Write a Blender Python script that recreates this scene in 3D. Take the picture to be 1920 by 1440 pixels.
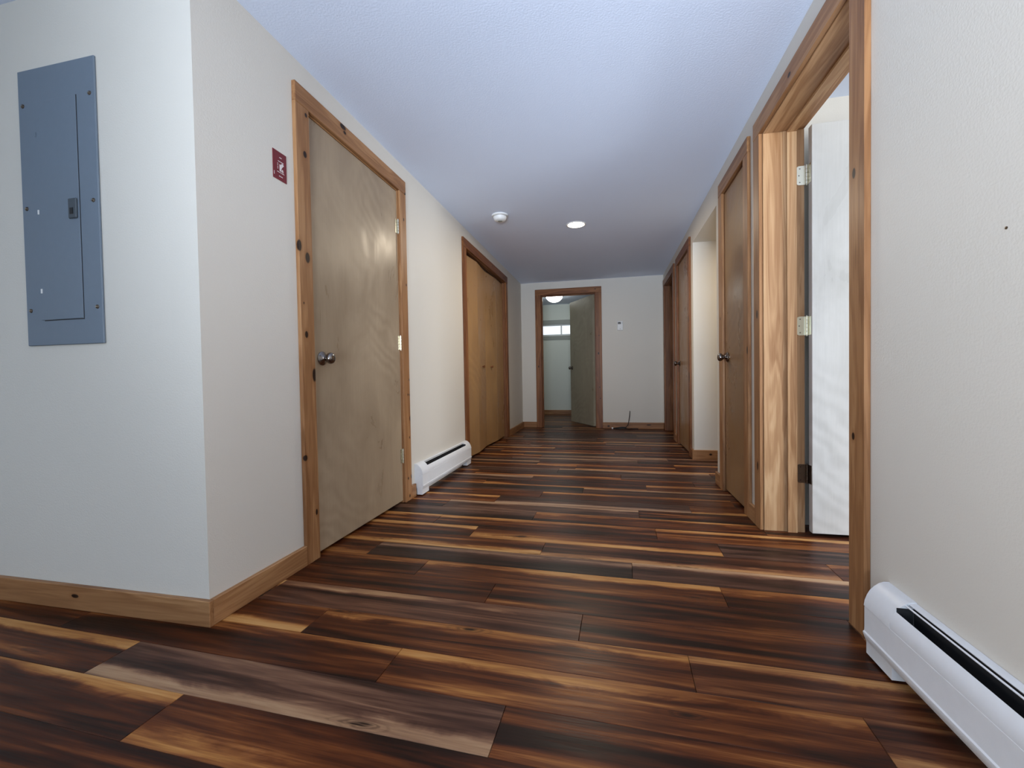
import bpy, bmesh, math, random
from mathutils import Vector, Matrix
random.seed(7)
for o in list(bpy.data.objects): bpy.data.objects.remove(o)
scn = bpy.context.scene
COL = scn.collection

# ------------------------------------------------------------------ camera
FPX, YAW, PITCH, ROLL, HCAM = 817.985, math.radians(12.6385), math.radians(1.2793), math.radians(-0.9767), 0.8371
cam = bpy.data.cameras.new('camera'); camo = bpy.data.objects.new('camera', cam); COL.objects.link(camo)
cam.sensor_fit = 'HORIZONTAL'; cam.sensor_width = 36.0; cam.lens = FPX / 1920 * 36.0
cam.clip_start = 0.02; cam.clip_end = 100
_F = Vector((-math.sin(YAW) * math.cos(PITCH), math.cos(YAW) * math.cos(PITCH), -math.sin(PITCH)))
_r = Vector((math.cos(YAW), math.sin(YAW), 0)); _u = _r.cross(_F)
_R = _r * math.cos(ROLL) + _u * math.sin(ROLL); _U = -_r * math.sin(ROLL) + _u * math.cos(ROLL)
M = Matrix((_R, _U, -_F)).transposed().to_4x4(); M.translation = Vector((0, 0, HCAM))
camo.matrix_world = M
scn.camera = camo

# ------------------------------------------------------------------ world and daylight
scn.view_settings.view_transform = 'Standard'; scn.view_settings.look = 'None'
scn.view_settings.gamma = 1.0; scn.view_settings.use_curve_mapping = False
scn.view_settings.exposure = -0.12
w = bpy.data.worlds.new('overcast_sky'); scn.world = w; w.use_nodes = True
bg = w.node_tree.nodes['Background']; bg.inputs[0].default_value = (0.80, 0.90, 1.0, 1); bg.inputs[1].default_value = 1.5

def area(name, loc, rot, sx, sy, energy, col, spread=180):
    l = bpy.data.lights.new(name, 'AREA'); l.shape = 'RECTANGLE'; l.size = sx; l.size_y = sy
    l.energy = energy; l.color = col; l.spread = math.radians(spread)
    o = bpy.data.objects.new(name, l); COL.objects.link(o); o.location = loc; o.rotation_euler = rot
    return o
# daylight entering through the glazed doors of the front room (behind the camera) and the bedroom window
area('front_window_daylight', (-1.30, -2.28, 1.30), (math.radians(90), 0, 0), 3.6, 1.4, 24, (0.38, 0.66, 1.0))
# narrow beam added and aimed upward to brighten the ceiling and far hallway
area('added_upward_daylight', (0.12, -2.25, 0.60), (math.radians(111), 0, 0), 1.0, 0.8, 40, (0.74, 0.85, 1.0), 60)
area('side_window_daylight', (0.755, -0.05, 1.48), (0, math.radians(90), 0), 1.05, 1.2, 12, (1.0, 0.98, 0.95))
area('added_left_daylight', (-3.88, -1.30, 1.35), (0, math.radians(-90), 0), 1.3, 1.4, 40, (1.0, 0.97, 0.93), 78)  # unseen window light added to brighten the right wall
area('bedroom_window_daylight', (3.48, 0.70, 1.45), (0, math.radians(90), 0), 1.0, 1.5, 140, (0.90, 0.95, 1.0))

# ------------------------------------------------------------------ dimensions (metres)
XL, XR, YP, YB, ZC = -1.3411, 0.7778, 1.2079, 6.7258, 2.2488
WT, WR = 0.12, 0.19            # wall thicknesses
ZI, ZH, CW, CT = 2.05, 2.137, 0.089, 0.018   # casing inside top, outside top, width, thickness
X0, X1, Y0, Y1 = -4.0, 3.6, -2.4, 8.95

# ------------------------------------------------------------------ materials
def newmat(name):
    m = bpy.data.materials.new(name); m.use_nodes = True
    return m, m.node_tree, m.node_tree.nodes['Principled BSDF']
def N(t, kind, **kw):
    n = t.nodes.new(kind)
    for k, v in kw.items(): setattr(n, k, v)
    return n
def L(t, a, b): t.links.new(a, b)
def math_n(t, op, a, b=None, clamp=False):
    n = N(t, 'ShaderNodeMath', operation=op); n.use_clamp = clamp
    for i, v in enumerate((a, b)):
        if v is None: continue
        if isinstance(v, (int, float)): n.inputs[i].default_value = v
        else: L(t, v, n.inputs[i])
    return n.outputs[0]
def vmath(t, op, a, b):
    n = N(t, 'ShaderNodeVectorMath', operation=op)
    for i, v in enumerate((a, b)):
        if v is None: continue
        if isinstance(v, (tuple, list, Vector)): n.inputs[i].default_value = tuple(v)
        else: L(t, v, n.inputs[i])
    return n.outputs['Value'] if op == 'LENGTH' else n.outputs[0]
def ramp(t, fac, stops, interp='LINEAR'):
    n = N(t, 'ShaderNodeValToRGB'); cr = n.color_ramp; cr.interpolation = interp
    while len(cr.elements) < len(stops): cr.elements.new(0.5)
    for e, (p, c) in zip(cr.elements, stops): e.position = p; e.color = (*c, 1)
    L(t, fac, n.inputs[0]); return n.outputs[0]
def maprange(t, v, a, b, c=0.0, d=1.0, smooth=True):
    n = N(t, 'ShaderNodeMapRange'); n.interpolation_type = 'SMOOTHSTEP' if smooth else 'LINEAR'
    L(t, v, n.inputs[0])
    for i, x in zip((1, 2, 3, 4), (a, b, c, d)): n.inputs[i].default_value = x
    return n.outputs[0]
def mixc(t, fac, a, b, blend='MIX'):
    n = N(t, 'ShaderNodeMix', data_type='RGBA', blend_type=blend)
    for s, v in ((n.inputs[0], fac), (n.inputs[6], a), (n.inputs[7], b)):
        if isinstance(v, (int, float)): s.default_value = v
        elif isinstance(v, (tuple, list)): s.default_value = (*v[:3], 1)
        else: L(t, v, s)
    return n.outputs[2]
def noise(t, vec, scale, detail=2, rough=0.5, dist=0.0):
    n = N(t, 'ShaderNodeTexNoise'); L(t, vec, n.inputs['Vector'])
    n.inputs['Scale'].default_value = scale; n.inputs['Detail'].default_value = detail
    n.inputs['Roughness'].default_value = rough; n.inputs['Distortion'].default_value = dist
    return n.outputs['Fac']
def bump(t, b, h, strength, dist):
    n = N(t, 'ShaderNodeBump'); n.inputs['Strength'].default_value = strength; n.inputs['Distance'].default_value = dist
    L(t, h, n.inputs['Height']); L(t, n.outputs[0], b.inputs['Normal'])

def paint(name, col, rough=0.55, orange=0.25, scale=170):
    m, t, b = newmat(name); tc = N(t, 'ShaderNodeTexCoord')
    n1 = noise(t, tc.outputs['Object'], 1.3, 3)
    L(t, mixc(t, n1, [c * 0.965 for c in col], [min(1, c * 1.03) for c in col]), b.inputs['Base Color'])
    b.inputs['Roughness'].default_value = rough
    bump(t, b, noise(t, tc.outputs['Object'], scale, 2), orange, 0.002)
    return m
def plain(name, col, rough=0.5, metal=0.0, spec=0.5, grain=0.0):
    m, t, b = newmat(name); tc = N(t, 'ShaderNodeTexCoord')
    n1 = noise(t, tc.outputs['Object'], 35, 2)
    L(t, mixc(t, n1, [c * 0.96 for c in col], [min(1, c * 1.04) for c in col]), b.inputs['Base Color'])
    b.inputs['Roughness'].default_value = rough; b.inputs['Metallic'].default_value = metal
    b.inputs['Specular IOR Level'].default_value = spec
    if grain: bump(t, b, noise(t, tc.outputs['Object'], 400, 2), grain, 0.0006)
    return m
def emit(name, col, strength):
    m, t, b = newmat(name); b.inputs['Base Color'].default_value = (*col, 1)
    b.inputs['Emission Color'].default_value = (*col, 1); b.inputs['Emission Strength'].default_value = strength
    return m

PINE_N = [0]
def pine(axis, knots=None, tone='honey'):
    """Pine with the grain along axis (0,1,2). knots: list of (local centre, radius, stretch)."""
    PINE_N[0] += 1
    m, t, b = newmat('pine_%d' % PINE_N[0]); tc = N(t, 'ShaderNodeTexCoord'); oi = N(t, 'ShaderNodeObjectInfo')
    off = vmath(t, 'MULTIPLY', oi.outputs['Random'], (37.0, 53.0, 71.0))
    P = vmath(t, 'ADD', tc.outputs['Object'], off)
    s1 = [11.0] * 3; s1[axis] = 0.75
    s2 = [150.0] * 3; s2[axis] = 4.0
    n1 = noise(t, vmath(t, 'MULTIPLY', P, s1), 1.0, 4, 0.55, 0.6)
    bands = math_n(t, 'SINE', math_n(t, 'MULTIPLY', n1, 46.0))
    n2 = noise(t, vmath(t, 'MULTIPLY', P, s2), 1.0, 2)
    f = math_n(t, 'ADD', math_n(t, 'MULTIPLY', n1, 0.75), math_n(t, 'MULTIPLY', bands, 0.085))
    f = math_n(t, 'ADD', f, math_n(t, 'MULTIPLY', math_n(t, 'SUBTRACT', n2, 0.5), 0.22), True)
    cols = {'honey': [(0.15, (0.200, 0.085, 0.032)), (0.40, (0.320, 0.155, 0.065)), (0.58, (0.42, 0.225, 0.102))],
            'pale':  [(0.15, (0.27, 0.130, 0.055)), (0.40, (0.43, 0.245, 0.120)), (0.58, (0.56, 0.360, 0.195))],
            'amber_shaded': [(0.15, (0.115, 0.036, 0.011)), (0.40, (0.205, 0.075, 0.024)), (0.58, (0.30, 0.128, 0.044))],  # orange-red pine, with the shade on the far frames darkened into it
            'red':   [(0.15, (0.115, 0.042, 0.016)), (0.40, (0.185, 0.075, 0.028)), (0.58, (0.28, 0.125, 0.05))]}[tone]
    c = ramp(t, f, cols)
    if knots is None:
        s3 = [9.0] * 3; s3[axis] = 3.2
        v = N(t, 'ShaderNodeTexVoronoi'); v.inputs['Scale'].default_value = 1.0
        L(t, vmath(t, 'MULTIPLY', P, s3), v.inputs['Vector'])
        mask = maprange(t, v.outputs['Distance'], 0.03, 0.085, 1.0, 0.0)
        c = mixc(t, math_n(t, 'MULTIPLY', mask, 0.85), c, (0.05, 0.018, 0.009))
    else:
        for ctr, rad, stretch in knots:
            rad *= 1.3; sc = [1.0 / rad] * 3; sc[axis] = 1.0 / (rad * stretch)
            d = vmath(t, 'LENGTH', vmath(t, 'MULTIPLY', vmath(t, 'SUBTRACT', tc.outputs['Object'], ctr), sc), None)
            c = mixc(t, maprange(t, d, 0.8, 2.2, 0.55, 0.0), c, (0.24, 0.10, 0.035))
            c = mixc(t, maprange(t, d, 0.7, 1.05, 0.98, 0.0), c, (0.014, 0.005, 0.003))
    L(t, c, b.inputs['Base Color']); b.inputs['Roughness'].default_value = 0.42
    b.inputs['Specular IOR Level'].default_value = 0.28
    bump(t, b, n2, 0.08, 0.001)
    return m
def birch(name, c0, c1, rough=0.33):
    m, t, b = newmat(name); tc = N(t, 'ShaderNodeTexCoord'); oi = N(t, 'ShaderNodeObjectInfo')
    P = vmath(t, 'ADD', tc.outputs['Object'], vmath(t, 'MULTIPLY', oi.outputs['Random'], (17.0, 23.0, 31.0)))
    n1 = noise(t, vmath(t, 'MULTIPLY', P, (3.2, 3.2, 1.5)), 1.0, 5, 0.6, 0.8)
    sx = N(t, 'ShaderNodeSeparateXYZ'); L(t, P, sx.inputs[0])
    ph = math_n(t, 'ADD', math_n(t, 'MULTIPLY', sx.outputs[2], 62.0), math_n(t, 'MULTIPLY', math_n(t, 'ADD', sx.outputs[0], sx.outputs[1]), 40.0))
    ph = math_n(t, 'ADD', ph, math_n(t, 'MULTIPLY', noise(t, P, 3.0, 3), 26.0))
    fig = maprange(t, noise(t, P, 1.6, 2), 0.45, 0.70)
    wv = math_n(t, 'MULTIPLY', math_n(t, 'SINE', ph), math_n(t, 'MULTIPLY', fig, 2.4))
    n2 = noise(t, vmath(t, 'MULTIPLY', P, (160, 160, 6)), 1.0, 2)
    f = math_n(t, 'ADD', n1, math_n(t, 'MULTIPLY', wv, 0.035))
    f = math_n(t, 'ADD', f, math_n(t, 'MULTIPLY', math_n(t, 'SUBTRACT', n2, 0.5), 0.18), True)
    L(t, ramp(t, f, [(0.20, c0), (0.72, c1)]), b.inputs['Base Color'])
    L(t, maprange(t, n1, 0.3, 0.7, rough - 0.07, rough + 0.13), b.inputs['Roughness'])
    b.inputs['Specular IOR Level'].default_value = 0.36
    bump(t, b, n2, 0.04, 0.001)
    return m
def plank_mat():
    m, t, b = newmat('laminate_plank'); tc = N(t, 'ShaderNodeTexCoord'); oi = N(t, 'ShaderNodeObjectInfo')
    R = oi.outputs['Random']; O = tc.outputs['Object']
    off = vmath(t, 'MULTIPLY', R, (83.0, 47.0, 0.0))
    P = vmath(t, 'ADD', O, off)
    n1 = noise(t, vmath(t, 'MULTIPLY', P, (0.8, 15.0, 1)), 1.0, 4, 0.55, 0.9)
    n2 = noise(t, vmath(t, 'MULTIPLY', P, (5.0, 210.0, 1)), 1.0, 3, 0.6)
    n3 = noise(t, vmath(t, 'MULTIPLY', P, (2.6, 7.0, 1)), 1.0, 5, 0.65, 0.8)
    n4 = noise(t, vmath(t, 'MULTIPLY', P, (3.0, 42.0, 1)), 1.0, 3, 0.6, 0.4)
    sx = N(t, 'ShaderNodeSeparateXYZ'); L(t, O, sx.inputs[0])
    v = math_n(t, 'ADD', math_n(t, 'MULTIPLY', sx.outputs[1], 13.0), math_n(t, 'MULTIPLY', math_n(t, 'SUBTRACT', n3, 0.5), 1.1))
    edge = maprange(t, v, 0.25, 0.70)
    R2 = math_n(t, 'FRACT', math_n(t, 'MULTIPLY', R, 17.31))
    edge = math_n(t, 'MULTIPLY', edge, maprange(t, R2, 0.1, 0.5, 0.15, 1.0))
    f = math_n(t, 'ADD', math_n(t, 'MULTIPLY', math_n(t, 'SUBTRACT', n1, 0.5), 1.15), maprange(t, R2, 0.0, 1.0, 0.28, 0.38))
    f = math_n(t, 'ADD', f, math_n(t, 'MULTIPLY', edge, 0.33))
    f = math_n(t, 'ADD', f, math_n(t, 'MULTIPLY', math_n(t, 'SUBTRACT', n4, 0.5), 0.40))
    f = math_n(t, 'ADD', f, math_n(t, 'MULTIPLY', math_n(t, 'SUBTRACT', n2, 0.5), 0.26), True)
    warm = ramp(t, f, [(0.18, (0.012, 0.0035, 0.0018)), (0.33, (0.056, 0.0125, 0.0038)), (0.46, (0.125, 0.034, 0.0085)),
                       (0.58, (0.245, 0.088, 0.024)), (0.70, (0.42, 0.185, 0.050)), (0.86, (0.56, 0.31, 0.115))])
    grey = ramp(t, f, [(0.18, (0.014, 0.007, 0.005)), (0.36, (0.055, 0.028, 0.020)), (0.55, (0.135, 0.080, 0.058)),
                       (0.82, (0.33, 0.225, 0.155))])
    g = maprange(t, math_n(t, 'FRACT', math_n(t, 'MULTIPLY', R, 7.77)), 0.60, 0.86, 0.0, 0.75)
    c = mixc(t, g, warm, grey)
    vo = N(t, 'ShaderNodeTexVoronoi'); vo.inputs['Scale'].default_value = 1.0
    L(t, vmath(t, 'ADD', vmath(t, 'MULTIPLY', P, (2.6, 11.0, 1)), vmath(t, 'MULTIPLY', n4, (0.25, 0.5, 0.0))), vo.inputs['Vector'])
    ring = math_n(t, 'SINE', math_n(t, 'MULTIPLY', vo.outputs['Distance'], 70.0))
    near = maprange(t, vo.outputs['Distance'], 0.05, 0.30, 0.55, 0.0)
    c = mixc(t, math_n(t, 'MULTIPLY', near, maprange(t, ring, -0.2, 0.9)), c, (0.020, 0.007, 0.004))
    c = mixc(t, maprange(t, vo.outputs['Distance'], 0.03, 0.10, 0.9, 0.0), c, (0.010, 0.004, 0.0025))
    L(t, c, b.inputs['Base Color'])
    L(t, maprange(t, n2, 0.3, 0.7, 0.33, 0.45), b.inputs['Roughness'])
    b.inputs['Specular IOR Level'].default_value = 0.18
    bump(t, b, n2, 0.12, 0.0008)
    return m

WALL = paint('cream_wall_paint', (0.67, 0.632, 0.565))
CEIL = paint('ceiling_paint_daylight_blue', (0.71, 0.785, 0.94), 0.7, 0.5, 120)  # blue of the daylight is mixed into this base colour
BACKP = paint('back_room_paint', (0.66, 0.69, 0.62))
PLANK = plank_mat()
SUB = plain('underlay_brown', (0.035, 0.014, 0.008), 0.5)
BIRCH = birch('birch_veneer', (0.25, 0.180, 0.115), (0.40, 0.305, 0.205))
BIRCHW = birch('birch_veneer_pale', (0.47, 0.46, 0.43), (0.66, 0.65, 0.62))
BIRCHY = birch('birch_veneer_honey', (0.28, 0.150, 0.060), (0.42, 0.250, 0.110))
BIRCHR = birch('birch_veneer_amber', (0.20, 0.105, 0.045), (0.32, 0.185, 0.085))
BIRCHG = birch('birch_veneer_grey', (0.27, 0.235, 0.165), (0.40, 0.36, 0.27))
NICKEL = plain('dark_nickel', (0.24, 0.215, 0.20), 0.16, 1.0)
STEEL = plain('brass_steel', (0.72, 0.68, 0.55), 0.25, 1.0)
BRONZE = plain('aged_bronze', (0.16, 0.12, 0.09), 0.3, 1.0)
HEATW = plain('white_enamel', (0.74, 0.75, 0.77), 0.38, 0.0, 0.5, 0.15)
BLACK = plain('black_interior', (0.012, 0.012, 0.014), 0.6)
FIN = plain('dark_fin_metal', (0.06, 0.065, 0.07), 0.4, 0.6)
PANEL = plain('grey_blue_enamel', (0.155, 0.195, 0.245), 0.42, 0.0, 0.5, 0.1)
PANELD = plain('dark_grey_plastic', (0.055, 0.07, 0.085), 0.4)
WHITEP = plain('white_plastic', (0.78, 0.78, 0.77), 0.4)
RED = plain('red_sign_plastic', (0.155, 0.007, 0.012), 0.3)
PRINT = plain('white_print', (0.72, 0.66, 0.64), 0.5)
CABLE = plain('black_cable', (0.015, 0.015, 0.016), 0.45)
VINYL = plain('white_vinyl', (0.72, 0.73, 0.72), 0.35)
SILL = plain('grey_painted_trim', (0.30, 0.31, 0.28), 0.5)
def glass_mat():
    m = bpy.data.materials.new('window_glass'); m.use_nodes = True; t = m.node_tree
    t.nodes.remove(t.nodes['Principled BSDF']); out = t.nodes['Material Output']
    tr = N(t, 'ShaderNodeBsdfTransparent'); gl = N(t, 'ShaderNodeBsdfGlossy'); gl.inputs['Roughness'].default_value = 0.03
    fr = N(t, 'ShaderNodeFresnel'); fr.inputs[0].default_value = 1.45; mx = N(t, 'ShaderNodeMixShader')
    L(t, fr.outputs[0], mx.inputs[0]); L(t, tr.outputs[0], mx.inputs[1]); L(t, gl.outputs[0], mx.inputs[2]); L(t, mx.outputs[0], out.inputs[0])
    return m
GLASS = glass_mat()

# ------------------------------------------------------------------ builders
WLOC = {}
def empty(name, loc):
    o = bpy.data.objects.new(name, None); COL.objects.link(o); o.location = loc; o.empty_display_size = 0.1
    WLOC[o] = Vector(loc); return o
def tag(o, label, cat, group=None, kind=None):
    o['label'] = label; o['category'] = cat
    if group: o['group'] = group
    if kind: o['kind'] = kind
    return o
def add_box(bm, x0, x1, y0, y1, z0, z1, bevel=0.0):
    if x0 > x1: x0, x1 = x1, x0
    if y0 > y1: y0, y1 = y1, y0
    if z0 > z1: z0, z1 = z1, z0
    vs = [bm.verts.new((x, y, z)) for x in (x0, x1) for y in (y0, y1) for z in (z0, z1)]
    fs = [bm.faces.new([vs[i] for i in f]) for f in ((0, 1, 3, 2), (4, 6, 7, 5), (0, 4, 5, 1), (2, 3, 7, 6), (0, 2, 6, 4), (1, 5, 7, 3))]
    if bevel:
        es = list({e for f in fs for e in f.edges})
        bmesh.ops.bevel(bm, geom=es, offset=bevel, segments=1, affect='EDGES', profile=0.5)
def add_prism(bm, pts, ext):
    """Closed polygon of 3D points extruded by the vector ext."""
    a = [bm.verts.new(p) for p in pts]; b = [bm.verts.new(Vector(p) + Vector(ext)) for p in pts]
    bm.faces.new(a[::-1]); bm.faces.new(b)
    for i in range(len(a)):
        j = (i + 1) % len(a); bm.faces.new((a[i], a[j], b[j], b[i]))
def add_lathe(bm, org, axis, prof, seg=24):
    """prof: (distance along the axis, radius)."""
    ax = Vector(axis).normalized(); u = ax.orthogonal().normalized(); v = ax.cross(u); rings = []
    for d, r in prof:
        if r < 1e-6: rings.append([bm.verts.new(Vector(org) + ax * d)])
        else: rings.append([bm.verts.new(Vector(org) + ax * d + (u * math.cos(k * 2 * math.pi / seg) + v * math.sin(k * 2 * math.pi / seg)) * r) for k in range(seg)])
    for A, B in zip(rings, rings[1:]):
        for k in range(seg):
            q = (k + 1) % seg
            if len(A) == 1 and len(B) == 1: continue
            if len(A) == 1: bm.faces.new((A[0], B[k], B[q]))
            elif len(B) == 1: bm.faces.new((A[k], B[0], A[q]))
            else: bm.faces.new((A[k], B[k], B[q], A[q]))
def add_tube(bm, pts, r, seg=6):
    prev = None; pts = [Vector(p) for p in pts]; n = None
    for i, p in enumerate(pts):
        d = (pts[min(i + 1, len(pts) - 1)] - pts[max(i - 1, 0)]).normalized()
        n = d.orthogonal().normalized() if n is None else (n - d * n.dot(d)).normalized()
        m = d.cross(n)
        ring = [bm.verts.new(p + (n * math.cos(k * 2 * math.pi / seg) + m * math.sin(k * 2 * math.pi / seg)) * r) for k in range(seg)]
        if prev:
            for k in range(seg): bm.faces.new((prev[k], prev[(k + 1) % seg], ring[(k + 1) % seg], ring[k]))
        else: bm.faces.new(ring[::-1])
        prev = ring
    bm.faces.new(prev)
def mk(name, bm, mat, parent=None, smooth=False, base=False):
    """bm is in world coordinates; the object gets its origin at its own centre (or base)."""
    bmesh.ops.recalc_face_normals(bm, faces=bm.faces[:])
    co = [v.co for v in bm.verts]
    lo = Vector([min(c[i] for c in co) for i in range(3)]); hi = Vector([max(c[i] for c in co) for i in range(3)])
    c = (lo + hi) / 2
    if base: c.z = lo.z
    bmesh.ops.translate(bm, verts=bm.verts[:], vec=-c)
    me = bpy.data.meshes.new(name); bm.to_mesh(me); bm.free()
    if smooth:
        for p in me.polygons: p.use_smooth = True
        try: me.set_sharp_from_angle(angle=math.radians(38))
        except Exception: pass
    me.materials.append(mat)
    o = bpy.data.objects.new(name, me); COL.objects.link(o); WLOC[o] = c
    o.location = c - (WLOC[parent] if parent else Vector((0, 0, 0))); o.parent = parent
    return o
def box(name, mat, parent, x0, x1, y0, y1, z0, z1, bevel=0.0):
    bm = bmesh.new(); add_box(bm, x0, x1, y0, y1, z0, z1, bevel); return mk(name, bm, mat, parent)
def boxes(name, mat, parent, lst, bevel=0.0):
    bm = bmesh.new()
    for b in lst: add_box(bm, *b, bevel)
    return mk(name, bm, mat, parent)
def wall_with_holes(name, mat, axis, t0, t1, a0, a1, z1, holes, label):
    """Wall slab normal to axis ('x' or 'y') between t0..t1, running a0..a1, with holes (u0,u1,z0,z1)."""
    us = sorted({a0, a1, *[h[0] for h in holes], *[h[1] for h in holes]}); lst = []
    for u0, u1 in zip(us, us[1:]):
        zs = [(0.0, z1)]
        for h in holes:
            if h[0] <= u0 + 1e-6 and h[1] >= u1 - 1e-6:
                nz = []
                for za, zb in zs:
                    if h[2] > za: nz.append((za, min(h[2], zb)))
                    if h[3] < zb: nz.append((max(h[3], za), zb))
                zs = nz
        for za, zb in zs:
            if zb - za > 1e-4: lst.append((t0, t1, u0, u1, za, zb) if axis == 'x' else (u0, u1, t0, t1, za, zb))
    o = boxes(name, mat, None, lst)
    return tag(o, label, 'wall', kind='structure')

# ------------------------------------------------------------------ floor, ceiling, walls
floor = box('floor', SUB, None, X0, X1, Y0, Y1 + 0.1, -0.12, -0.0101)
tag(floor, 'glossy dark red-brown wood plank floor of the hallway', 'floor', kind='structure')
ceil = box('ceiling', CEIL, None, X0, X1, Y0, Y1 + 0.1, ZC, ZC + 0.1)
tag(ceil, 'plain white ceiling with the blue of daylight put into its colour', 'ceiling', kind='structure')

D1 = (1.7672, 2.6444); D2 = (4.0069, 5.6362)              # left wall: slab door, bifold closet
DA = (1.627, 2.4949); DB = (2.7734, 3.2645); DC = (4.607, 5.322); DD = (5.667, 6.515)   # right wall
DBK = (-1.028, -0.1964)                                    # back wall
RO = 0.013
h = lambda d: (d[0] - RO, d[1] + RO, 0.0, ZI + RO)
wall_with_holes('wall_left', WALL, 'x', XL - WT, XL, YP, YB, ZC, [h(D1), h(D2)], 'cream wall on the left side of the hallway with two closed doors')
wall_with_holes('wall_panel', WALL, 'y', YP, YP + WT, X0, XL - WT, ZC, [], 'pale blue-lit wall carrying the grey breaker panel at far left')
wall_with_holes('wall_right', WALL, 'x', XR, XR + WR, Y0, YB, ZC, [(-0.70, 0.60, 0.92, 2.05), h(DA), h(DB), (3.49, 4.42, 0, 2.05), h(DC), h(DD)], 'cream wall on the right side of the hallway with several doorways')
WIN = (-1.60, -0.32, 1.607, 1.853)
wall_with_holes('wall_back', WALL, 'y', YB, YB + WT, X0, X1, ZC, [h(DBK)], 'cream end wall of the hallway holding the thermostat')
wall_with_holes('wall_far', BACKP, 'y', Y1, Y1 + 0.12, X0, X1, ZC, [WIN], 'pale wall of the small room seen through the end doorway')
wall_with_holes('wall_front', WALL, 'y', Y0 - 0.12, Y0, X0, X1, ZC, [(-3.15, 0.55, 0.15, 2.05)], 'wall behind the viewer with the glazed opening')
wall_with_holes('wall_outer_left', WALL, 'x', X0 - 0.12, X0, Y0, Y1, ZC, [(-2.05, -0.55, 0.65, 2.05)], 'outer wall of the front room beyond the left edge')
wall_with_holes('wall_outer_right', WALL, 'x', X1, X1 + 0.12, Y0, Y1, ZC, [(-0.1, 1.5, 0.9, 2.0)], 'outer wall of the right-hand rooms with the bedroom window')
wall_with_holes('wall_bedroom', WALL, 'y', 2.62, 2.70, XR + WR, X1, ZC, [], 'bright white bedroom wall just above the open door on the right')
wall_with_holes('wall_closet', WALL, 'y', 3.39, 3.49, XR + WR, 2.10, ZC, [], 'near side wall of the alcove on the right')
wall_with_holes('wall_return', WALL, 'y', 4.42, 4.52, XR + WR, X1, ZC, [], 'cream return wall of the open alcove on the right')
wall_with_holes('wall_alcove', WALL, 'x', 2.0, 2.10, 3.49, 4.42, 2.05, [], 'end wall inside the alcove on the right')
tag(box('ceiling_alcove', WALL, None, XR + WR, 2.10, 3.49, 4.42, 2.05, ZC), 'dropped soffit over the alcove on the right', 'ceiling', kind='structure')
wall_with_holes('wall_partition', WALL, 'y', 5.44, 5.54, XR + WR, X1, ZC, [], 'partition between the two far right rooms')
wall_with_holes('wall_back_room_left', BACKP, 'x', -2.12, -2.0, YB + WT, Y1, ZC, [], 'left side wall of the small end room')
wall_with_holes('wall_back_room_right', BACKP, 'x', 0.98, 1.08, YB + WT, Y1, ZC, [], 'right side wall of the small end room')

# planks, each its own piece
ANG = -0.027; PW = 0.1535; PL = 1.215
JO = {0: -1.12, 1: -.268, 2: -.635, 3: .213, 4: -.103, 5: -.457, 6: -.812, 7: .083, 8: -.323, 9: -.72, 10: -.99, 11: -.443,
      12: .158, 13: -.749, 14: -.472, 15: -.195, 16: -.966, 17: -.62, 18: .078, 19: -.443}
PM = {}
def plank_mesh(ln):
    k = round(ln, 3)
    if k in PM: return PM[k]
    bm = bmesh.new(); g, ch, hx, hy = 0.0004, 0.0010, ln / 2, PW / 2
    lv = [(hx - g, hy - g, -0.010), (hx - g, hy - g, -ch), (hx - g - ch, hy - g - ch, 0.0)]
    rings = [[bm.verts.new((sx * a, sy * b, z)) for sx, sy in ((-1, -1), (1, -1), (1, 1), (-1, 1))] for a, b, z in lv]
    for A, B in zip(rings, rings[1:]):
        for i in range(4): bm.faces.new((A[i], A[(i + 1) % 4], B[(i + 1) % 4], B[i]))
    bm.faces.new(rings[2]); bm.faces.new(rings[0][::-1])
    me = bpy.data.meshes.new('plank'); bm.to_mesh(me); bm.free(); me.materials.append(PLANK); PM[k] = me
    return me
rnd = random.Random(21)
nplank = 0
for k in range(-6, 54):
    yc = 0.739 + (k + 0.5) * PW
    if yc < 1.30: xa, xb = -3.3, 0.95
    elif yc < 6.75:
        xa, xb = -1.46, 0.90
        if 1.5 < yc < 2.66: xb = 1.95
        if 3.40 < yc < 4.50: xb = 1.98
        if 5.56 < yc < 6.60: xb = 1.7
    else: xa, xb = -1.98, 0.97
    j = JO.get(k, rnd.uniform(-1.0, 0.2))
    x = j - PL * math.ceil((j - xa) / PL)
    while x < xb:
        a, b = max(x, xa), min(x + PL, xb)
        if b - a > 0.03:
            o = bpy.data.objects.new('plank', plank_mesh(b - a)); COL.objects.link(o); o.parent = floor
            xm = (a + b) / 2
            o.location = Vector((xm, yc + ANG * xm, 0.0)) - WLOC[floor]
            o.rotation_euler = (0, 0, ANG + (math.pi if rnd.random() < 0.35 else 0)); nplank += 1
        x += PL
print('planks', nplank)

# ------------------------------------------------------------------ doors
TR = {'L': lambda u, n, z: (XL + n, u, z), 'R': lambda u, n, z: (XR - n, u, z), 'B': lambda u, n, z: (u, YB - n, z)}
NV = {'L': Vector((1, 0, 0)), 'R': Vector((-1, 0, 0)), 'B': Vector((0, -1, 0))}
def lbox(side, u0, u1, n0, n1, z0, z1):
    a = TR[side](u0, n0, z0); b = TR[side](u1, n1, z1)
    return (a[0], b[0], a[1], b[1], a[2], b[2])
def part(name, mat, parent, side, u0, u1, n0, n1, z0, z1, bevel=0.0015):
    return box(name, mat, parent, *lbox(side, u0, u1, n0, n1, z0, z1), bevel)
def lk(side, u0, u1, n0, n1, z0, z1, ks):
    """knots given as (u, z, radius, stretch) on the visible face -> local coordinates of the piece."""
    c = (Vector(TR[side](u0, n0, z0)) + Vector(TR[side](u1, n1, z1))) / 2
    return [(Vector(TR[side](u, n1, z)) - c, r, s) for u, z, r, s in ks]
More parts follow.
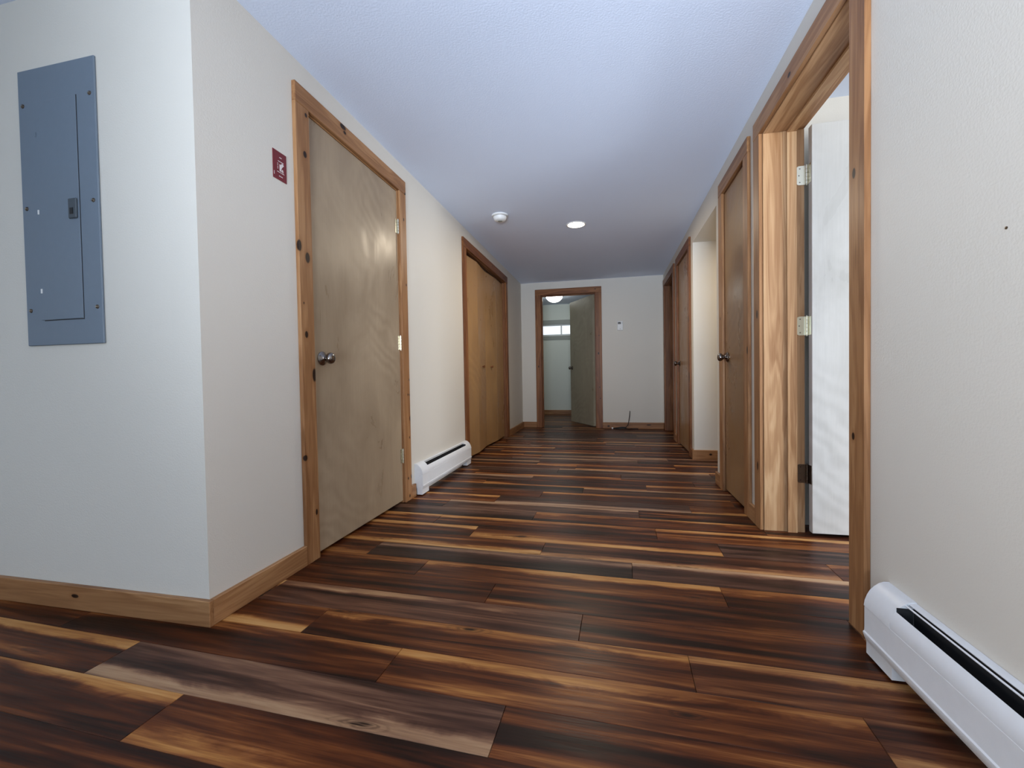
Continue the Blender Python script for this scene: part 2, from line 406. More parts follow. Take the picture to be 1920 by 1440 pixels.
def frame(d, side, dn, depth, kl=None, kr=None, kh=None, tone='honey', jtone=None, stop_n=None):
    a, b = d
    jt = jtone or tone
    for (u0, u1), ks in (((a - CW, a), kl), ((b, b + CW), kr)):
        kk = lk(side, u0, u1, 0, CT, 0, ZI, ks) if ks is not None else None
        part('casing', pine(2, kk, tone), dn, side, u0, u1, 0, CT, 0, ZI, 0.002)
    axis = 0 if side == 'B' else 1
    kk = lk(side, a - CW, b + CW, 0, CT, ZI, ZH, kh) if kh is not None else None
    part('head_casing', pine(axis, kk, tone), dn, side, a - CW, b + CW, 0, CT + 0.001, ZI, ZH, 0.002)
    jm = pine(2, [], jt); r = 0.005
    part('jamb', jm, dn, side, a + r - 0.018, a + r, -depth, -0.0005, 0, ZI - r)
    part('jamb', jm, dn, side, b - r, b - r + 0.018, -depth, -0.0005, 0, ZI - r)
    part('head_jamb', pine(axis, [], jt), dn, side, a + r - 0.018, b - r + 0.018, -depth, -0.0005, ZI - r, ZI - r + 0.018)
    if stop_n:
        s0, s1 = stop_n
        part('door_stop', jm, dn, side, a + r, a + r + 0.012, s0, s1, 0, ZI - r - 0.012)
        part('door_stop', jm, dn, side, b - r - 0.012, b - r, s0, s1, 0, ZI - r - 0.012)
        part('door_stop', pine(axis, [], jt), dn, side, a + r, b - r, s0, s1, ZI - r - 0.012, ZI - r)
KNOB = [(0.0, 0.0), (0.0, 0.033), (0.004, 0.0335), (0.008, 0.029), (0.013, 0.016), (0.020, 0.0115), (0.027, 0.0125), (0.032, 0.019), (0.039, 0.0255),
        (0.047, 0.0275), (0.055, 0.0255), (0.061, 0.019), (0.064, 0.010), (0.065, 0.0)]
def knob(parent, org, axis, mat=None, sc=1.0):
    bm = bmesh.new(); add_lathe(bm, org, axis, [(d * sc, r * sc) for d, r in KNOB], 28)
    return mk('door_knob', bm, mat or NICKEL, parent, smooth=True)
def hinge(parent, pin, z, plate, mat, hh=0.09):
    """Knuckle at pin (x,y), centre height z; plate is a box (x0,x1,y0,y1)."""
    bm = bmesh.new(); seg = hh / 5
    for i in range(5):
        add_lathe(bm, (pin[0], pin[1], z - hh / 2 + i * seg + 0.0008), (0, 0, 1), [(0, 0), (0, 0.0065), (seg - 0.0016, 0.0065), (seg - 0.0016, 0)], 12)
    for zz in (z - hh / 2 - 0.004, z + hh / 2):
        add_lathe(bm, (pin[0], pin[1], zz), (0, 0, 1), [(0, 0), (0, 0.0045), (0.004, 0.0045), (0.004, 0)], 10)
    o = mk('hinge', bm, mat, parent, smooth=True)
    for p in plate:
        bm = bmesh.new(); add_box(bm, p[0], p[1], p[2], p[3], z - hh / 2, z + hh / 2, 0.0)
        mk('hinge_plate', bm, mat, parent)
    return o
def closed_door(n, side, d, depth, mat, hinge_hi, label, hmat=STEEL, ztop=2.04, **kw):
    a, b = d; mid = TR[side]((a + b) / 2, 0, 0)
    e = tag(empty('door_%d' % n, mid), label, 'door', kind='structure')
    frame(d, side, e, depth, stop_n=(-0.075, -0.040), **kw)
    lf = part('door_leaf', mat, e, side, a + 0.008, b - 0.008, -0.037, -0.001, 0.016, ztop, 0.0015)
    ku = a + 0.072 if hinge_hi else b - 0.072
    knob(lf, TR[side](ku, 0, 0.928), NV[side])
    hu = b - 0.0065 if hinge_hi else a + 0.0065
    for z in (1.812, 1.055, 0.312):
        px, py, _ = TR[side](hu, 0.006, 0)
        s = -1 if hinge_hi else 1
        p = lbox(side, hu, hu + s * 0.026, -0.0005, 0.0014, 0, 1)[:4]
        q = lbox(side, hu, hu - s * 0.010, -0.0005, 0.0014, 0, 1)[:4]
        hinge(lf, (px, py), z, [p], hmat)
    return e
closed_door(1, 'L', D1, WT, BIRCH, True, 'closed birch slab door with dark knob, nearest on the left wall',
            kl=[(1.734, 1.839, .010, 1.3), (1.682, 1.42, .011, 2.0), (1.733, 1.378, .013, 1.6), (1.712, 1.031, .009, 1.5), (1.758, 0.849, .012, 2.2),
                (1.684, 0.48, .010, 1.2), (1.747, 2.02, .007, 1.2), (1.748, 0.219, .006, 2.0), (1.70, 1.17, .003, 1.5)],
            kr=[(2.698, 1.876, .006, 1.6), (2.715, 1.447, .005, 1.5), (2.727, 0.812, .005, 1.5), (2.703, 0.712, .005, 1.3), (2.727, 0.71, .005, 1.3),
                (2.728, 0.55, .007, 2.0), (2.713, 0.423, .005, 1.3), (2.683, 0.152, .006, 1.3), (2.729, 0.156, .008, 1.5), (2.70, 0.03, .007, 1.4)],
            kh=[(2.03, 2.122, .012, 1.8), (2.045, 2.10, .007, 1.5), (2.726, 2.055, .008, 1.2)])

# bifold closet
e = tag(empty('door_2', TR['L']((D2[0] + D2[1]) / 2, 0, 0)), 'honey wood bifold closet doors at the far end of the left wall', 'door', kind='structure')
frame(D2, 'L', e, WT, kl=[], kr=[(5.67, 1.25, .007, 1.5), (5.69, .72, .006, 1.5)], kh=[(4.95, 2.1, .008, 1.6)], tone='amber_shaded', jtone='red')
part('door_track', BRONZE, e, 'L', D2[0] + 0.006, D2[1] - 0.006, -0.062, -0.038, 2.021, 2.044)
PTS = [(-1.377, 4.018), (-1.347, 4.413), (-1.386, 4.818), (-1.360, 5.222), (-1.374, 5.624)]
pans = []
for (xa, ya), (xb, yb) in zip(PTS, PTS[1:]):
    d = Vector((xb - xa, yb - ya, 0)); dn = d.normalized(); nrm = Vector((dn.y, -dn.x, 0))
    a = Vector((xa, ya, 0.022)) + dn * 0.003; b = Vector((xb, yb, 0.022)) - dn * 0.003
    bm = bmesh.new(); add_prism(bm, [a, b, b - nrm * 0.03, a - nrm * 0.03], (0, 0, 1.998))
    pans.append((mk('bifold_panel', bm, BIRCHY, e), a, dn, nrm))
for pi_, fr in ((1, 0.55), (2, 0.45)):
    p, a, dn, nrm = pans[pi_]; org = a + dn * 0.4 * fr; org.z = 0.93
    bm = bmesh.new(); add_lathe(bm, org, nrm, [(0, 0), (0, 0.009), (0.010, 0.007), (0.016, 0.014), (0.024, 0.0155), (0.029, 0.010), (0.030, 0)], 18)
    mk('panel_knob', bm, pine(2, [], 'red'), p, smooth=True)

# open bedroom door on the right
e = tag(empty('door_3', TR['R']((DA[0] + DA[1]) / 2, 0, 0)), 'open pale birch door in a wide pine doorway, nearest on the right', 'door', kind='structure')
frame(DA, 'R', e, WR, kl=[(1.597, 1.453, .008, 1.8), (1.60, .62, .007, 1.5)], kr=[(2.53, 1.13, .010, 2.0), (2.53, 0.33, .009, 2.2)], kh=[(2.1, 2.09, .008, 1.8)], jtone='pale', stop_n=(-0.152, -0.107))
PX, PY = XR + WR + 0.008, 2.4895
lf = box('door_leaf', BIRCHW, e, PX + 0.006, PX + 0.006 + 0.846, PY - 0.047, PY - 0.010, 0.014, 2.04, 0.0015)
knob(lf, (PX + 0.78, PY - 0.047, 0.928), (0, -1, 0))
for z, hm in ((1.812, STEEL), (1.057, STEEL), (0.305, BRONZE)):
    bm = bmesh.new(); hh = 0.095; x0, x1, yy = XR + WR - 0.038, PX - 0.004, PY - 0.0008
    rr = 0.014; pts = [(x1, z - hh / 2), (x1, z + hh / 2)]
    for q in range(5):
        an = math.pi / 2 + q * math.pi / 8; pts.append((x0 + rr + rr * math.cos(an), z + hh / 2 - rr + rr * math.sin(an)))
    for q in range(5):
        an = math.pi + q * math.pi / 8; pts.append((x0 + rr + rr * math.cos(an), z - hh / 2 + rr + rr * math.sin(an)))
    add_prism(bm, [(x, yy, zz) for x, zz in pts], (0, -0.002, 0)); pl = mk('hinge_plate', bm, hm, e)
    bm = bmesh.new()
    for sx, sz in ((-0.022, 0.034), (-0.026, 0.0), (-0.022, -0.034)):
        add_lathe(bm, (XR + WR + sx, yy - 0.002, z + sz), (0, -1, 0), [(0, 0), (0, 0.0035), (0.0008, 0.0028), (0.0008, 0)], 10)
    mk('screw', bm, NICKEL, pl)
    hinge(e, (PX, PY - 0.004), z, [(PX + 0.0045, PX + 0.0062, PY - 0.040, PY - 0.006)], hm, hh)

closed_door(4, 'R', DB, WR, BIRCHR, False, 'narrow closed brown door with dark knob beside the open doorway on the right',
            kl=[(2.70, 0.95, .008, 2.5)], kr=[(3.31, 1.2, .006, 1.5)], kh=[], jtone='red')
def door_c():
    a, b = DC; e = tag(empty('door_5', TR['R']((a + b) / 2, 0, 0)), 'closed brown door just past the alcove on the right wall', 'door', kind='structure')
    frame(DC, 'R', e, WR, kl=[(4.57, 1.35, .012, 2.5), (4.55, 0.78, .016, 3.0)], kr=[(5.36, 1.5, .008, 2)], kh=[], tone='amber_shaded', jtone='red', stop_n=(-0.075, -0.04))
    lf = part('door_leaf', BIRCHR, e, 'R', a + 0.008, b - 0.008, -0.037, -0.001, 0.016, 2.04)
    knob(lf, TR['R'](b - 0.072, 0, 0.928), NV['R'])
    for z, hm in ((1.812, STEEL), (1.055, BRONZE), (0.312, BRONZE)):
        px, py, _ = TR['R'](a + 0.0065, 0.006, 0)
        hinge(lf, (px, py), z, [lbox('R', a + 0.0065, a + 0.032, -0.0005, 0.0014, 0, 1)[:4]], hm)
door_c()
e = tag(empty('door_6', TR['R']((DD[0] + DD[1]) / 2, 0, 0)), 'dark open doorway at the far end of the right wall', 'door', kind='structure')
frame(DD, 'R', e, WR, kl=[], kr=[], kh=[], tone='amber_shaded', jtone='red', stop_n=(-0.152, -0.107))

# end doorway with its door swung into the small room
e = tag(empty('door_7', TR['B']((DBK[0] + DBK[1]) / 2, 0, 0)), 'half-open grey-brown door in the doorway of the end wall', 'door', kind='structure')
frame(DBK, 'B', e, WT, kl=[(-1.075, .95, .006, 2.5), (-1.06, .42, .004, 1.5)], kr=[(-.15, 1.4, .006, 1.3), (-.16, 1.13, .008, 2), (-.15, .62, .005, 2), (-.14, .45, .006, 1.4)], kh=[(-.2, 2.10, .007, 1.3)], tone='amber_shaded', jtone='amber_shaded', stop_n=(-0.082, -0.040))
hp = Vector((DBK[1] - 0.010, YB + WT + 0.008, 0)); dr = Vector((-0.5, 0.866, 0)).normalized(); nr = Vector((-dr.y, dr.x, 0))
if nr.y > 0: nr = -nr
a0 = hp + dr * 0.006 + Vector((0, 0, 0.016))
bm = bmesh.new(); add_prism(bm, [a0 + nr * 0.008, a0 + dr * 0.81 + nr * 0.008, a0 + dr * 0.81 + nr * 0.045, a0 + nr * 0.045], (0, 0, 2.022))
lf = mk('door_leaf', bm, BIRCHG, e)
ko = a0 + dr * 0.745; ko.z = 0.928
knob(lf, ko + nr * 0.045, nr); knob(lf, ko + nr * 0.008, -nr)
for z in (1.812, 1.055, 0.312):
    hinge(e, (hp.x, hp.y), z, [(DBK[1] - 0.0066, DBK[1] - 0.005, YB + WT - 0.034, YB + WT + 0.004)], BRONZE)

# ------------------------------------------------------------------ baseboards
HB, TB = 0.088, 0.018
def baseboard(name, label, x0, x1, y0, y1, axis, knots=None, tone='honey', hb=HB):
    ks = []
    if knots is None: km = None
    else: km = knots
    o = box(name, pine(axis, km, tone), None, x0, x1, y0, y1, 0.0, hb, 0.002)
    return tag(o, label, 'baseboard', kind='structure')
baseboard('baseboard_panel', 'pine baseboard under the breaker panel wall', X0, XL + TB, YP - TB, YP, 0, [((0.74, -0.009, 0.008), .006, 2.5)])
baseboard('baseboard_left', 'pine baseboard between the wall corner and the nearest left door', XL, XL + TB, YP, D1[0] - CW, 1, [])
baseboard('baseboard_left', 'short pine baseboard stub between left door and white heater', XL, XL + TB, D1[1] + CW, 2.803, 1, [])
baseboard('baseboard_left', 'pine baseboard between bifold closet and end wall', XL, XL + TB, D2[1] + CW, YB, 1, [])
baseboard('baseboard_back', 'short pine baseboard left of the end doorway', XL + TB, DBK[0] - CW, YB - TB, YB, 0, [])
baseboard('baseboard_back', 'pine baseboard right of the end doorway behind the loose cable', DBK[1] + CW, XR, YB - TB, YB, 0, [((-0.36, -0.009, -0.012), .010, 1.6), ((0.22, -0.009, 0.010), .007, 4.0)])
baseboard('baseboard_right', 'tiny pine baseboard between the two nearest right doorways', XR - TB, XR, DA[1] + CW, DB[0] - CW, 1, [])
baseboard('baseboard_right', 'pine baseboard stub at the near side of the alcove', XR - TB, XR, DB[1] + CW, 3.49, 1, [])
baseboard('baseboard_alcove', 'pine baseboard along the near wall inside the alcove', XR, 2.0, 3.49, 3.49 + TB, 0, [])
baseboard('baseboard_return', 'pine baseboard along the alcove return wall', XR - TB, 2.0, 4.42 - TB, 4.42, 0, [((-0.46, -0.009, 0.005), .008, 1.4)])
baseboard('baseboard_right', 'pine baseboard stub between alcove corner and brown door', XR - TB, XR, 4.42, DC[0] - CW, 1, [], 'red')
baseboard('baseboard_right', 'pine baseboard piece between the two far right doorways', XR - TB, XR, DC[1] + CW, DD[0] - CW, 1, [])
baseboard('baseboard_right', 'pine baseboard piece in the far right corner', XR - TB, XR, DD[1] + CW, YB - TB, 1, [])
baseboard('baseboard_far', 'dark baseboard under the window of the small end room', -2.0, 0.98, Y1 - TB, Y1, 0, [], 'honey')

# ------------------------------------------------------------------ windows
def window(n, axis, pos, depth, u0, u1, z0, z1, label, casing=None, mull=(0.5,), inward=-1, cmat=None):
    """axis 'y': window in a wall at y=pos (inner face), opening u=x; axis 'x' likewise."""
    B = (lambda a0, a1, d0, d1, c0, c1: (a0, a1, pos + d0, pos + d1, c0, c1)) if axis == 'y' else (lambda a0, a1, d0, d1, c0, c1: (pos + d0, pos + d1, a0, a1, c0, c1))
    c = ((u0 + u1) / 2, pos, z0) if axis == 'y' else (pos, (u0 + u1) / 2, z0)
    e = tag(empty('window_%d' % n, c), label, 'window', kind='structure')
    s = -inward; f = 0.035; d0, d1 = s * 0.04, s * 0.09
    fr = boxes('window_frame', VINYL, e, [B(u0, u1, d0, d1, z0, z0 + f), B(u0, u1, d0, d1, z1 - f, z1), B(u0, u0 + f, d0, d1, z0 + f, z1 - f), B(u1 - f, u1, d0, d1, z0 + f, z1 - f)])
    us = [u0 + f] + [u0 + (u1 - u0) * m for m in mull] + [u1 - f]
    for m in us[1:-1]: box('mullion', VINYL, e, *B(m - 0.012, m + 0.012, d0, d1, z0 + f, z1 - f))
    for i in range(len(us) - 1):
        p0 = us[i] + (0.012 if i else 0); p1 = us[i + 1] - (0.012 if i < len(us) - 2 else 0)
        box('pane', GLASS, e, *B(p0, p1, s * 0.062, s * 0.066, z0 + f, z1 - f))
    if casing:
        cw = casing; m = cmat
        box('window_casing', m, e, *B(u0 - cw, u1 + cw, -s * 0.018, 0, z1, z1 + cw)); box('window_casing', m, e, *B(u0 - cw, u1 + cw, -s * 0.018, 0, z0 - cw, z0))
        box('window_casing', m, e, *B(u0 - cw, u0, -s * 0.018, 0, z0, z1)); box('window_casing', m, e, *B(u1, u1 + cw, -s * 0.018, 0, z0, z1))
    return e
window(1, 'y', Y1, 0.12, *WIN, 'bright strip window high in the small end room', 0.078, (0.5,), -1, SILL)
window(2, 'y', Y0, 0.12, -3.15, 0.55, 0.15, 2.05, 'large glazed opening in the wall behind the viewer', 0.089, (0.34, 0.66), 1, pine(0))
window(3, 'x', X1, 0.12, -0.1, 1.5, 0.9, 2.0, 'window of the bedroom on the right', 0.089, (0.5,), -1, pine(1))

window(4, 'x', X0, 0.12, -2.05, -0.55, 0.65, 2.05, 'added window in the unseen outer wall of the front room', 0.089, (0.5,), 1, pine(1))
window(5, 'x', XR, 0.12, -0.70, 0.60, 0.92, 2.05, 'window in the right wall beside the viewer', 0.089, (0.5,), -1, pine(1))

# ------------------------------------------------------------------ electrical panel
e = tag(empty('breaker_panel', (-1.9365, YP, 0.973)), 'flush blue-grey metal breaker panel on the far left wall', 'breaker panel')
bm = bmesh.new(); add_box(bm, -2.120, -1.753, YP - 0.008, YP, 0.973, 1.982, 0.002); mk('cover', bm, PANEL, e)
pd = box('panel_door', PANEL, e, -2.040, -1.840, YP - 0.0105, YP - 0.008, 1.066, 1.858, 0.0008)
box('door_gap', BLACK, e, -1.8398, -1.8375, YP - 0.0086, YP - 0.0079, 1.062, 1.858); box('door_gap', BLACK, e, -2.03, -1.8375, YP - 0.0086, YP - 0.0079, 1.0622, 1.0652)
lt = box('latch', PANELD, pd, -1.885, -1.846, YP - 0.017, YP - 0.0105, 1.421, 1.493, 0.003)
box('latch_button', BLACK, pd, -1.874, -1.859, YP - 0.0185, YP - 0.0168, 1.436, 1.458)
for z in (1.741, 1.460, 1.172): box('hinge_tab', WHITEP if z < 1.7 else PANEL, pd, -2.038, -2.032, YP - 0.0125, YP - 0.0105, z - 0.008, z + 0.008)
for x in (-2.097, -1.776):
    for z in (1.853, 1.479, 1.103):
        bm = bmesh.new(); add_lathe(bm, (x, YP - 0.008, z), (0, -1, 0), [(0, 0), (0, 0.0075), (0.002, 0.007), (0.0035, 0.004), (0.0038, 0)], 14)
        sc_ = mk('screw', bm, BRONZE, e, smooth=True)
        bm = bmesh.new(); add_box(bm, x - 0.005, x + 0.005, YP - 0.0125, YP - 0.0115, z - 0.0008, z + 0.0008); mk('screw_slot', bm, STEEL, sc_)

# ------------------------------------------------------------------ red sign
e = tag(empty('wall_sign', (XL, 1.5945, 1.665)), 'small dark red sign with white print beside the left door', 'sign')
sg = box('plate', RED, e, XL + 0.0002, XL + 0.003, 1.556, 1.633, 1.666, 1.784, 0.0005)
def mark(y0, y1, z0, z1, m=PRINT): return (XL + 0.003, XL + 0.0034, y0, y1, z0, z1)
lines = []
def textline(y0, y1, z, hh, n):
    r = random.Random(int(z * 1000)); step = (y1 - y0) / n
    for i in range(n):
        wd = step * r.uniform(0.62, 0.85); lines.append(mark(y0 + i * step, y0 + i * step + wd, z, z + hh * r.uniform(0.75, 1.0)))
textline(1.592, 1.606, 1.759, 0.0035, 5)
textline(1.584, 1.616, 1.742, 0.0035, 9)
textline(1.578, 1.619, 1.697, 0.0035, 12)
textline(1.588, 1.610, 1.681, 0.0035, 7)
for zz in (1.731, 1.724, 1.717, 1.711): lines.append(mark(1.580, 1.584, zz, zz + 0.003))
lines.append(mark(1.560, 1.5625, 1.680, 1.694))
boxes('printed_lines', PRINT, e, lines)
bm = bmesh.new()
add_prism(bm, [(XL + 0.003, y, z) for y, z in ((1.592, 1.706), (1.601, 1.703), (1.602, 1.716), (1.610, 1.727), (1.617, 1.734), (1.611, 1.741), (1.602, 1.737), (1.599, 1.731), (1.592, 1.733))], (0.0005, 0, 0))
add_prism(bm, [(XL + 0.003, y, z) for y, z in ((1.604, 1.705), (1.614, 1.703), (1.612, 1.714), (1.606, 1.716))], (0.0005, 0, 0))
mk('pictogram', bm, PRINT, e)

# ------------------------------------------------------------------ baseboard heaters
def heater(label, side, u0, u1, capw, rot=1):
    """Convector from u0 to u1 along the wall, with an end cap of width capw at each end."""
    e = tag(empty('baseboard_heater', TR[side]((u0 + u1) / 2, 0, 0)), label, 'heater')
    T = lambda u, n, z: Vector(TR[side](u, n, z))
    ext = lambda du: T(du, 0, 0) - T(0, 0, 0)
    def strip(name, prof, ua, ub, th, mat, smooth=True):
        """sheet of thickness th following prof [(n,z)]"""
        bm = bmesh.new(); inner = []
        for i, (n, z) in enumerate(prof):
            p = prof[max(i - 1, 0)]; q = prof[min(i + 1, len(prof) - 1)]
            d = Vector((q[0] - p[0], q[1] - p[1])).normalized(); inner.append((n + d.y * th, z - d.x * th))
        poly = list(prof) + inner[::-1]
        add_prism(bm, [T(ua, n, z) for n, z in poly], ext(ub - ua)); return mk(name, bm, mat, e, smooth=smooth)
    a, b = u0 + capw * 0.92, u1 - capw * 0.92
    box('back_panel', HEATW, e, *lbox(side, u0 + 0.002, u1 - 0.002, 0.0005, 0.004, 0.03, 0.214))
    # top strip against the wall, damper vane in the slot, curved front cover
    strip('top_strip', [(0.001, 0.217), (0.011, 0.2165), (0.018, 0.2135)], a, b, -0.002, HEATW)
    strip('damper', [(0.0225, 0.2105), (0.0255, 0.2085)], a, b, -0.003, HEATW)
    cov = strip('front_cover', [(0.045, 0.1905), (0.0495, 0.185), (0.055, 0.175), (0.0585, 0.163), (0.0595, 0.150), (0.0597, 0.1485), (0.0580, 0.147), (0.0597, 0.1455),
                          (0.0600, 0.085), (0.0608, 0.074), (0.0640, 0.0705), (0.0640, 0.067), (0.0600, 0.056), (0.0560, 0.046), (0.0535, 0.043)], a, b, -0.0025, HEATW)
    box('interior_shade', BLACK, e, *lbox(side, a, b, 0.005, 0.008, 0.04, 0.205))  # black sheet standing in for the shade inside the convector
    bm = bmesh.new(); u = a + 0.03
    add_box(bm, *lbox(side, a, b, 0.012, 0.048, 0.085, 0.088))
    add_box(bm, *lbox(side, a, b, 0.012, 0.048, 0.140, 0.143))
    while u < b - 0.02:
        add_box(bm, *lbox(side, u, u + 0.0012, 0.012, 0.048, 0.088, 0.140)); u += 0.022
    fo = mk('fin_element', bm, FIN, e)
    for uu in (u0 + capw, u1 - capw - 0.0015): box('slot_end_shade', BLACK, e, *lbox(side, uu, uu + 0.0015, 0.009, 0.0465, 0.05, 0.2035))  # dark plates in place of the shade inside the hollow end caps
    # end caps: full profile pieces with a lower foot
    for ca, cb in ((u0, u0 + capw), (u1 - capw, u1)):
        prof = [(0.0005, 0.221), (0.013, 0.2205), (0.025, 0.2155), (0.037, 0.206), (0.048, 0.1935), (0.0555, 0.179), (0.061, 0.163), (0.0630, 0.150), (0.0630, 0.147), (0.0600, 0.1455), (0.0615, 0.144),
                (0.0615, 0.085), (0.0622, 0.074), (0.0655, 0.0708), (0.0655, 0.067), (0.0615, 0.055), (0.0575, 0.045), (0.0565, 0.042), (0.0565, 0.008), (0.018, 0.008), (0.018, 0.055), (0.0005, 0.055)]
        bm = bmesh.new(); add_prism(bm, [T(ca, n, z) for n, z in prof], ext(cb - ca)); cp = mk('end_cap', bm, HEATW, e, smooth=True)
        uu = (ca + 0.012 if ca == u0 else cb - 0.012)
        bm = bmesh.new(); add_lathe(bm, T(uu, 0.017, 0.2168), T(0, 0.35, 1) - T(0, 0, 0), [(0, 0), (0, 0.004), (0.0012, 0.003), (0.0012, 0)], 10); mk('screw', bm, BLACK, cp)
    # feet touch the floor through small pads
    for ca in (u0 + capw * 0.5, u1 - capw * 0.5): box('foot_pad', BLACK, e, *lbox(side, ca - 0.02, ca + 0.02, 0.024, 0.050, 0.0, 0.008))
    return e
heater('short white baseboard heater beside the left door', 'L', 2.812, 3.905, 0.115)
heater('long white baseboard heater along the near right wall', 'R', -0.55, 1.448, 0.118)

# ------------------------------------------------------------------ ceiling fittings
e = tag(empty('smoke_detector', (-0.932, 3.785, ZC)), 'round white smoke detector on the ceiling', 'smoke detector')
bm = bmesh.new(); add_lathe(bm, (-0.932, 3.785, ZC), (0, 0, -1), [(0, 0), (0, 0.072), (0.010, 0.073), (0.014, 0.069), (0.0145, 0)], 32); mk('base_plate', bm, WHITEP, e, smooth=True)
bm = bmesh.new(); add_lathe(bm, (-0.932, 3.785, ZC - 0.014), (0, 0, -1), [(0, 0), (0, 0.052), (0.004, 0.053), (0.004, 0.060), (0.018, 0.058), (0.032, 0.050), (0.038, 0.038), (0.040, 0.0)], 32); hd = mk('sensor_head', bm, WHITEP, e, smooth=True)
bm = bmesh.new(); add_lathe(bm, (-0.932, 3.785, ZC - 0.0535), (0, 0, -1), [(0, 0), (0, 0.02), (0.002, 0.02), (0.002, 0.0)], 20); mk('test_button', bm, SILL, hd)

LX, LY = -0.295, 4.215
e = tag(empty('ceiling_light', (LX, LY, ZC)), 'lit round recessed downlight in the hallway ceiling', 'ceiling light')
bm = bmesh.new(); add_lathe(bm, (LX, LY, ZC), (0, 0, -1), [(0, 0.0), (0, 0.094), (0.004, 0.092), (0.006, 0.084), (0.004, 0.080), (0.003, 0.0)], 40); mk('trim_ring', bm, WHITEP, e, smooth=True)
bm = bmesh.new(); add_lathe(bm, (LX, LY, ZC - 0.0035), (0, 0, -1), [(0, 0), (0, 0.080), (0.002, 0.076), (0.004, 0.05), (0.005, 0)], 40); mk('lens', bm, emit('led_lens', (1.0, 0.90, 0.74), 9.0), e, smooth=True)
l = bpy.data.lights.new('downlight_glow', 'AREA'); l.shape = 'DISK'; l.size = 0.15; l.energy = 20.0; l.color = (1.0, 0.86, 0.66)
o = bpy.data.objects.new('downlight_glow', l); COL.objects.link(o); o.location = (LX, LY, ZC - 0.012)

AX, AY, AZ = 1.40, 3.86, 2.05  # lamp added out of view to brighten the alcove return wall
e = tag(empty('added_alcove_light', (AX, AY, AZ)), 'added unseen warm puck light brightening the alcove on the right', 'ceiling light')
bm = bmesh.new(); add_lathe(bm, (AX, AY, AZ), (0, 0, -1), [(0, 0.0), (0, 0.085), (0.012, 0.083), (0.014, 0.076), (0.010, 0.072), (0.008, 0.0)], 32); mk('trim_ring', bm, WHITEP, e, smooth=True)
bm = bmesh.new(); add_lathe(bm, (AX, AY, AZ - 0.009), (0, 0, -1), [(0, 0), (0, 0.072), (0.003, 0.07), (0.006, 0.045), (0.007, 0)], 32); mk('lens', bm, emit('added_puck_lens', (1.0, 0.86, 0.62), 8.0), e, smooth=True)
l = bpy.data.lights.new('added_puck_glow', 'AREA'); l.shape = 'DISK'; l.size = 0.14; l.energy = 6.5; l.color = (1.0, 0.84, 0.62)
o = bpy.data.objects.new('added_puck_glow', l); COL.objects.link(o); o.location = (AX, AY, AZ - 0.02)

DX, DY = -0.965, 7.93
e = tag(empty('dome_light', (DX, DY, ZC)), 'lit white dome ceiling light in the small end room', 'ceiling light')
bm = bmesh.new(); add_lathe(bm, (DX, DY, ZC), (0, 0, -1), [(0, 0), (0, 0.155), (0.012, 0.165), (0.022, 0.165), (0.026, 0.152), (0.026, 0)], 36); mk('base_ring', bm, NICKEL, e, smooth=True)
bm = bmesh.new(); add_lathe(bm, (DX, DY, ZC - 0.024), (0, 0, -1), [(0, 0.0), (0, 0.148), (0.02, 0.142), (0.045, 0.125), (0.07, 0.095), (0.088, 0.055), (0.094, 0.0)], 36); mk('glass_dome', bm, emit('dome_glass', (0.98, 1.0, 0.93), 18.0), e, smooth=True)

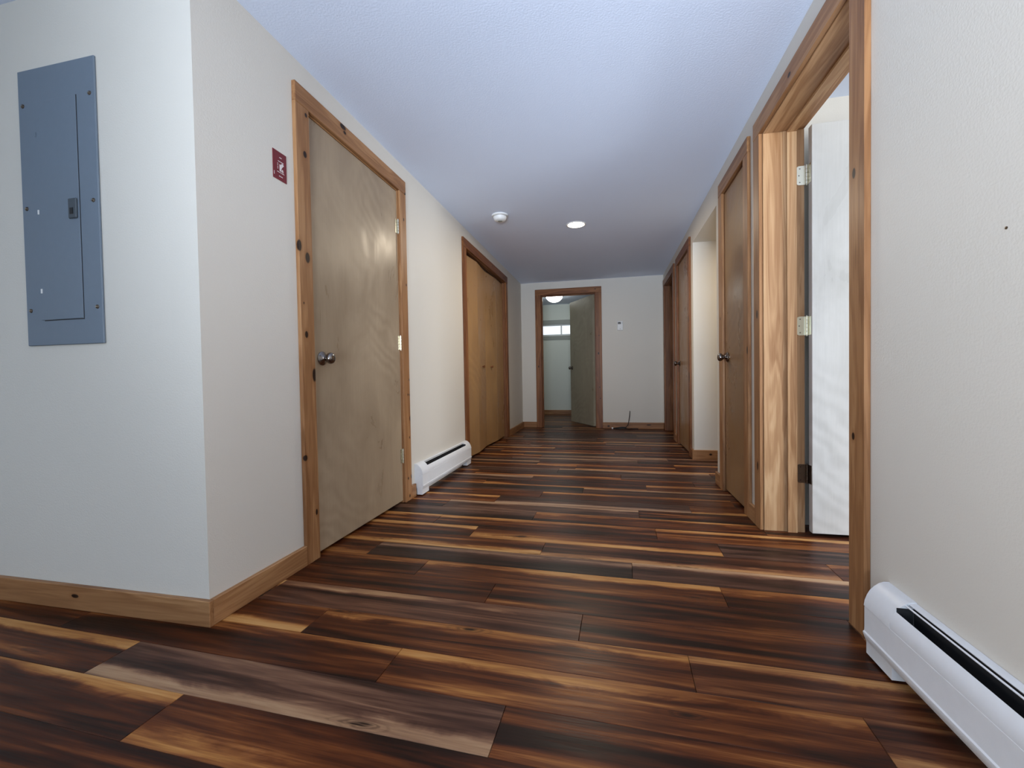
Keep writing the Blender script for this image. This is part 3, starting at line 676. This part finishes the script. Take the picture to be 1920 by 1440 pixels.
# ------------------------------------------------------------------ thermostat
e = tag(empty('thermostat', (0.159, YB, 1.463)), 'small white thermostat on the end wall', 'thermostat')
th = box('body', WHITEP, e, 0.118, 0.200, YB - 0.028, YB, 1.464, 1.599, 0.004)
box('screen', BLACK, th, 0.130, 0.168, YB - 0.0292, YB - 0.028, 1.556, 1.586)
box('screen_digit', SILL, th, 0.142, 0.152, YB - 0.0296, YB - 0.0291, 1.562, 1.578)
box('button', SILL, th, 0.180, 0.186, YB - 0.0295, YB - 0.028, 1.560, 1.584)
box('button', SILL, th, 0.152, 0.170, YB - 0.0292, YB - 0.028, 1.480, 1.486)

# ------------------------------------------------------------------ loose cable by the end wall
e = tag(empty('loose_cable', (0.17, YB - 0.07, 0)), 'loose black cable lying against the end wall baseboard', 'cable')
def spl(pts, n=6):
    P = [Vector(p) for p in pts]; out = []
    for i in range(len(P) - 1):
        p0, p1, p2, p3 = P[max(i - 1, 0)], P[i], P[i + 1], P[min(i + 2, len(P) - 1)]
        for k in range(n):
            t = k / n; out.append(0.5 * ((2 * p1) + (-p0 + p2) * t + (2 * p0 - 5 * p1 + 4 * p2 - p3) * t * t + (-p0 + 3 * p1 - 3 * p2 + p3) * t ** 3))
    return out + [P[-1]]
yb = YB - 0.05
bm = bmesh.new(); add_tube(bm, spl([(0.045, yb - .02, .006), (0.10, yb - .05, .012), (0.16, yb, .012), (0.22, yb - .005, .02), (0.255, yb, .06), (0.274, yb + .005, .14), (0.282, yb + .012, .20), (0.287, yb + .015, .262)]), 0.0055); mk('upright_wire', bm, CABLE, e, smooth=True)
bm = bmesh.new(); add_tube(bm, spl([(0.03, yb - .03, .007), (0.09, yb - .07, .010), (0.17, yb - .06, .018), (0.23, yb - .02, .012), (0.18, yb + .01, .022), (0.10, yb, .012), (0.06, yb - .03, .007), (0.12, yb - .09, .007), (0.24, yb - .10, .007), (0.32, yb - .06, .007), (0.40, yb - .05, .007)]), 0.007); mk('cable_coil', bm, CABLE, e, smooth=True)
box('plug', WHITEP, e, 0.020, 0.045, yb - 0.045, yb - 0.02, 0.0, 0.022, 0.003)

# small nail marks on the walls
for lab, (x, y, z), ax in (('tiny nail head high on the near right wall', (XR, 0.0, 0.0), 'R'),):
    u = 1.058
    bm = bmesh.new(); add_lathe(bm, TR['R'](1.075, -0.0005, 1.113), NV['R'], [(0, 0), (0, 0.003), (0.0015, 0.003), (0.002, 0)], 10)
    tag(mk('nail', bm, BRONZE, None), lab, 'nail')
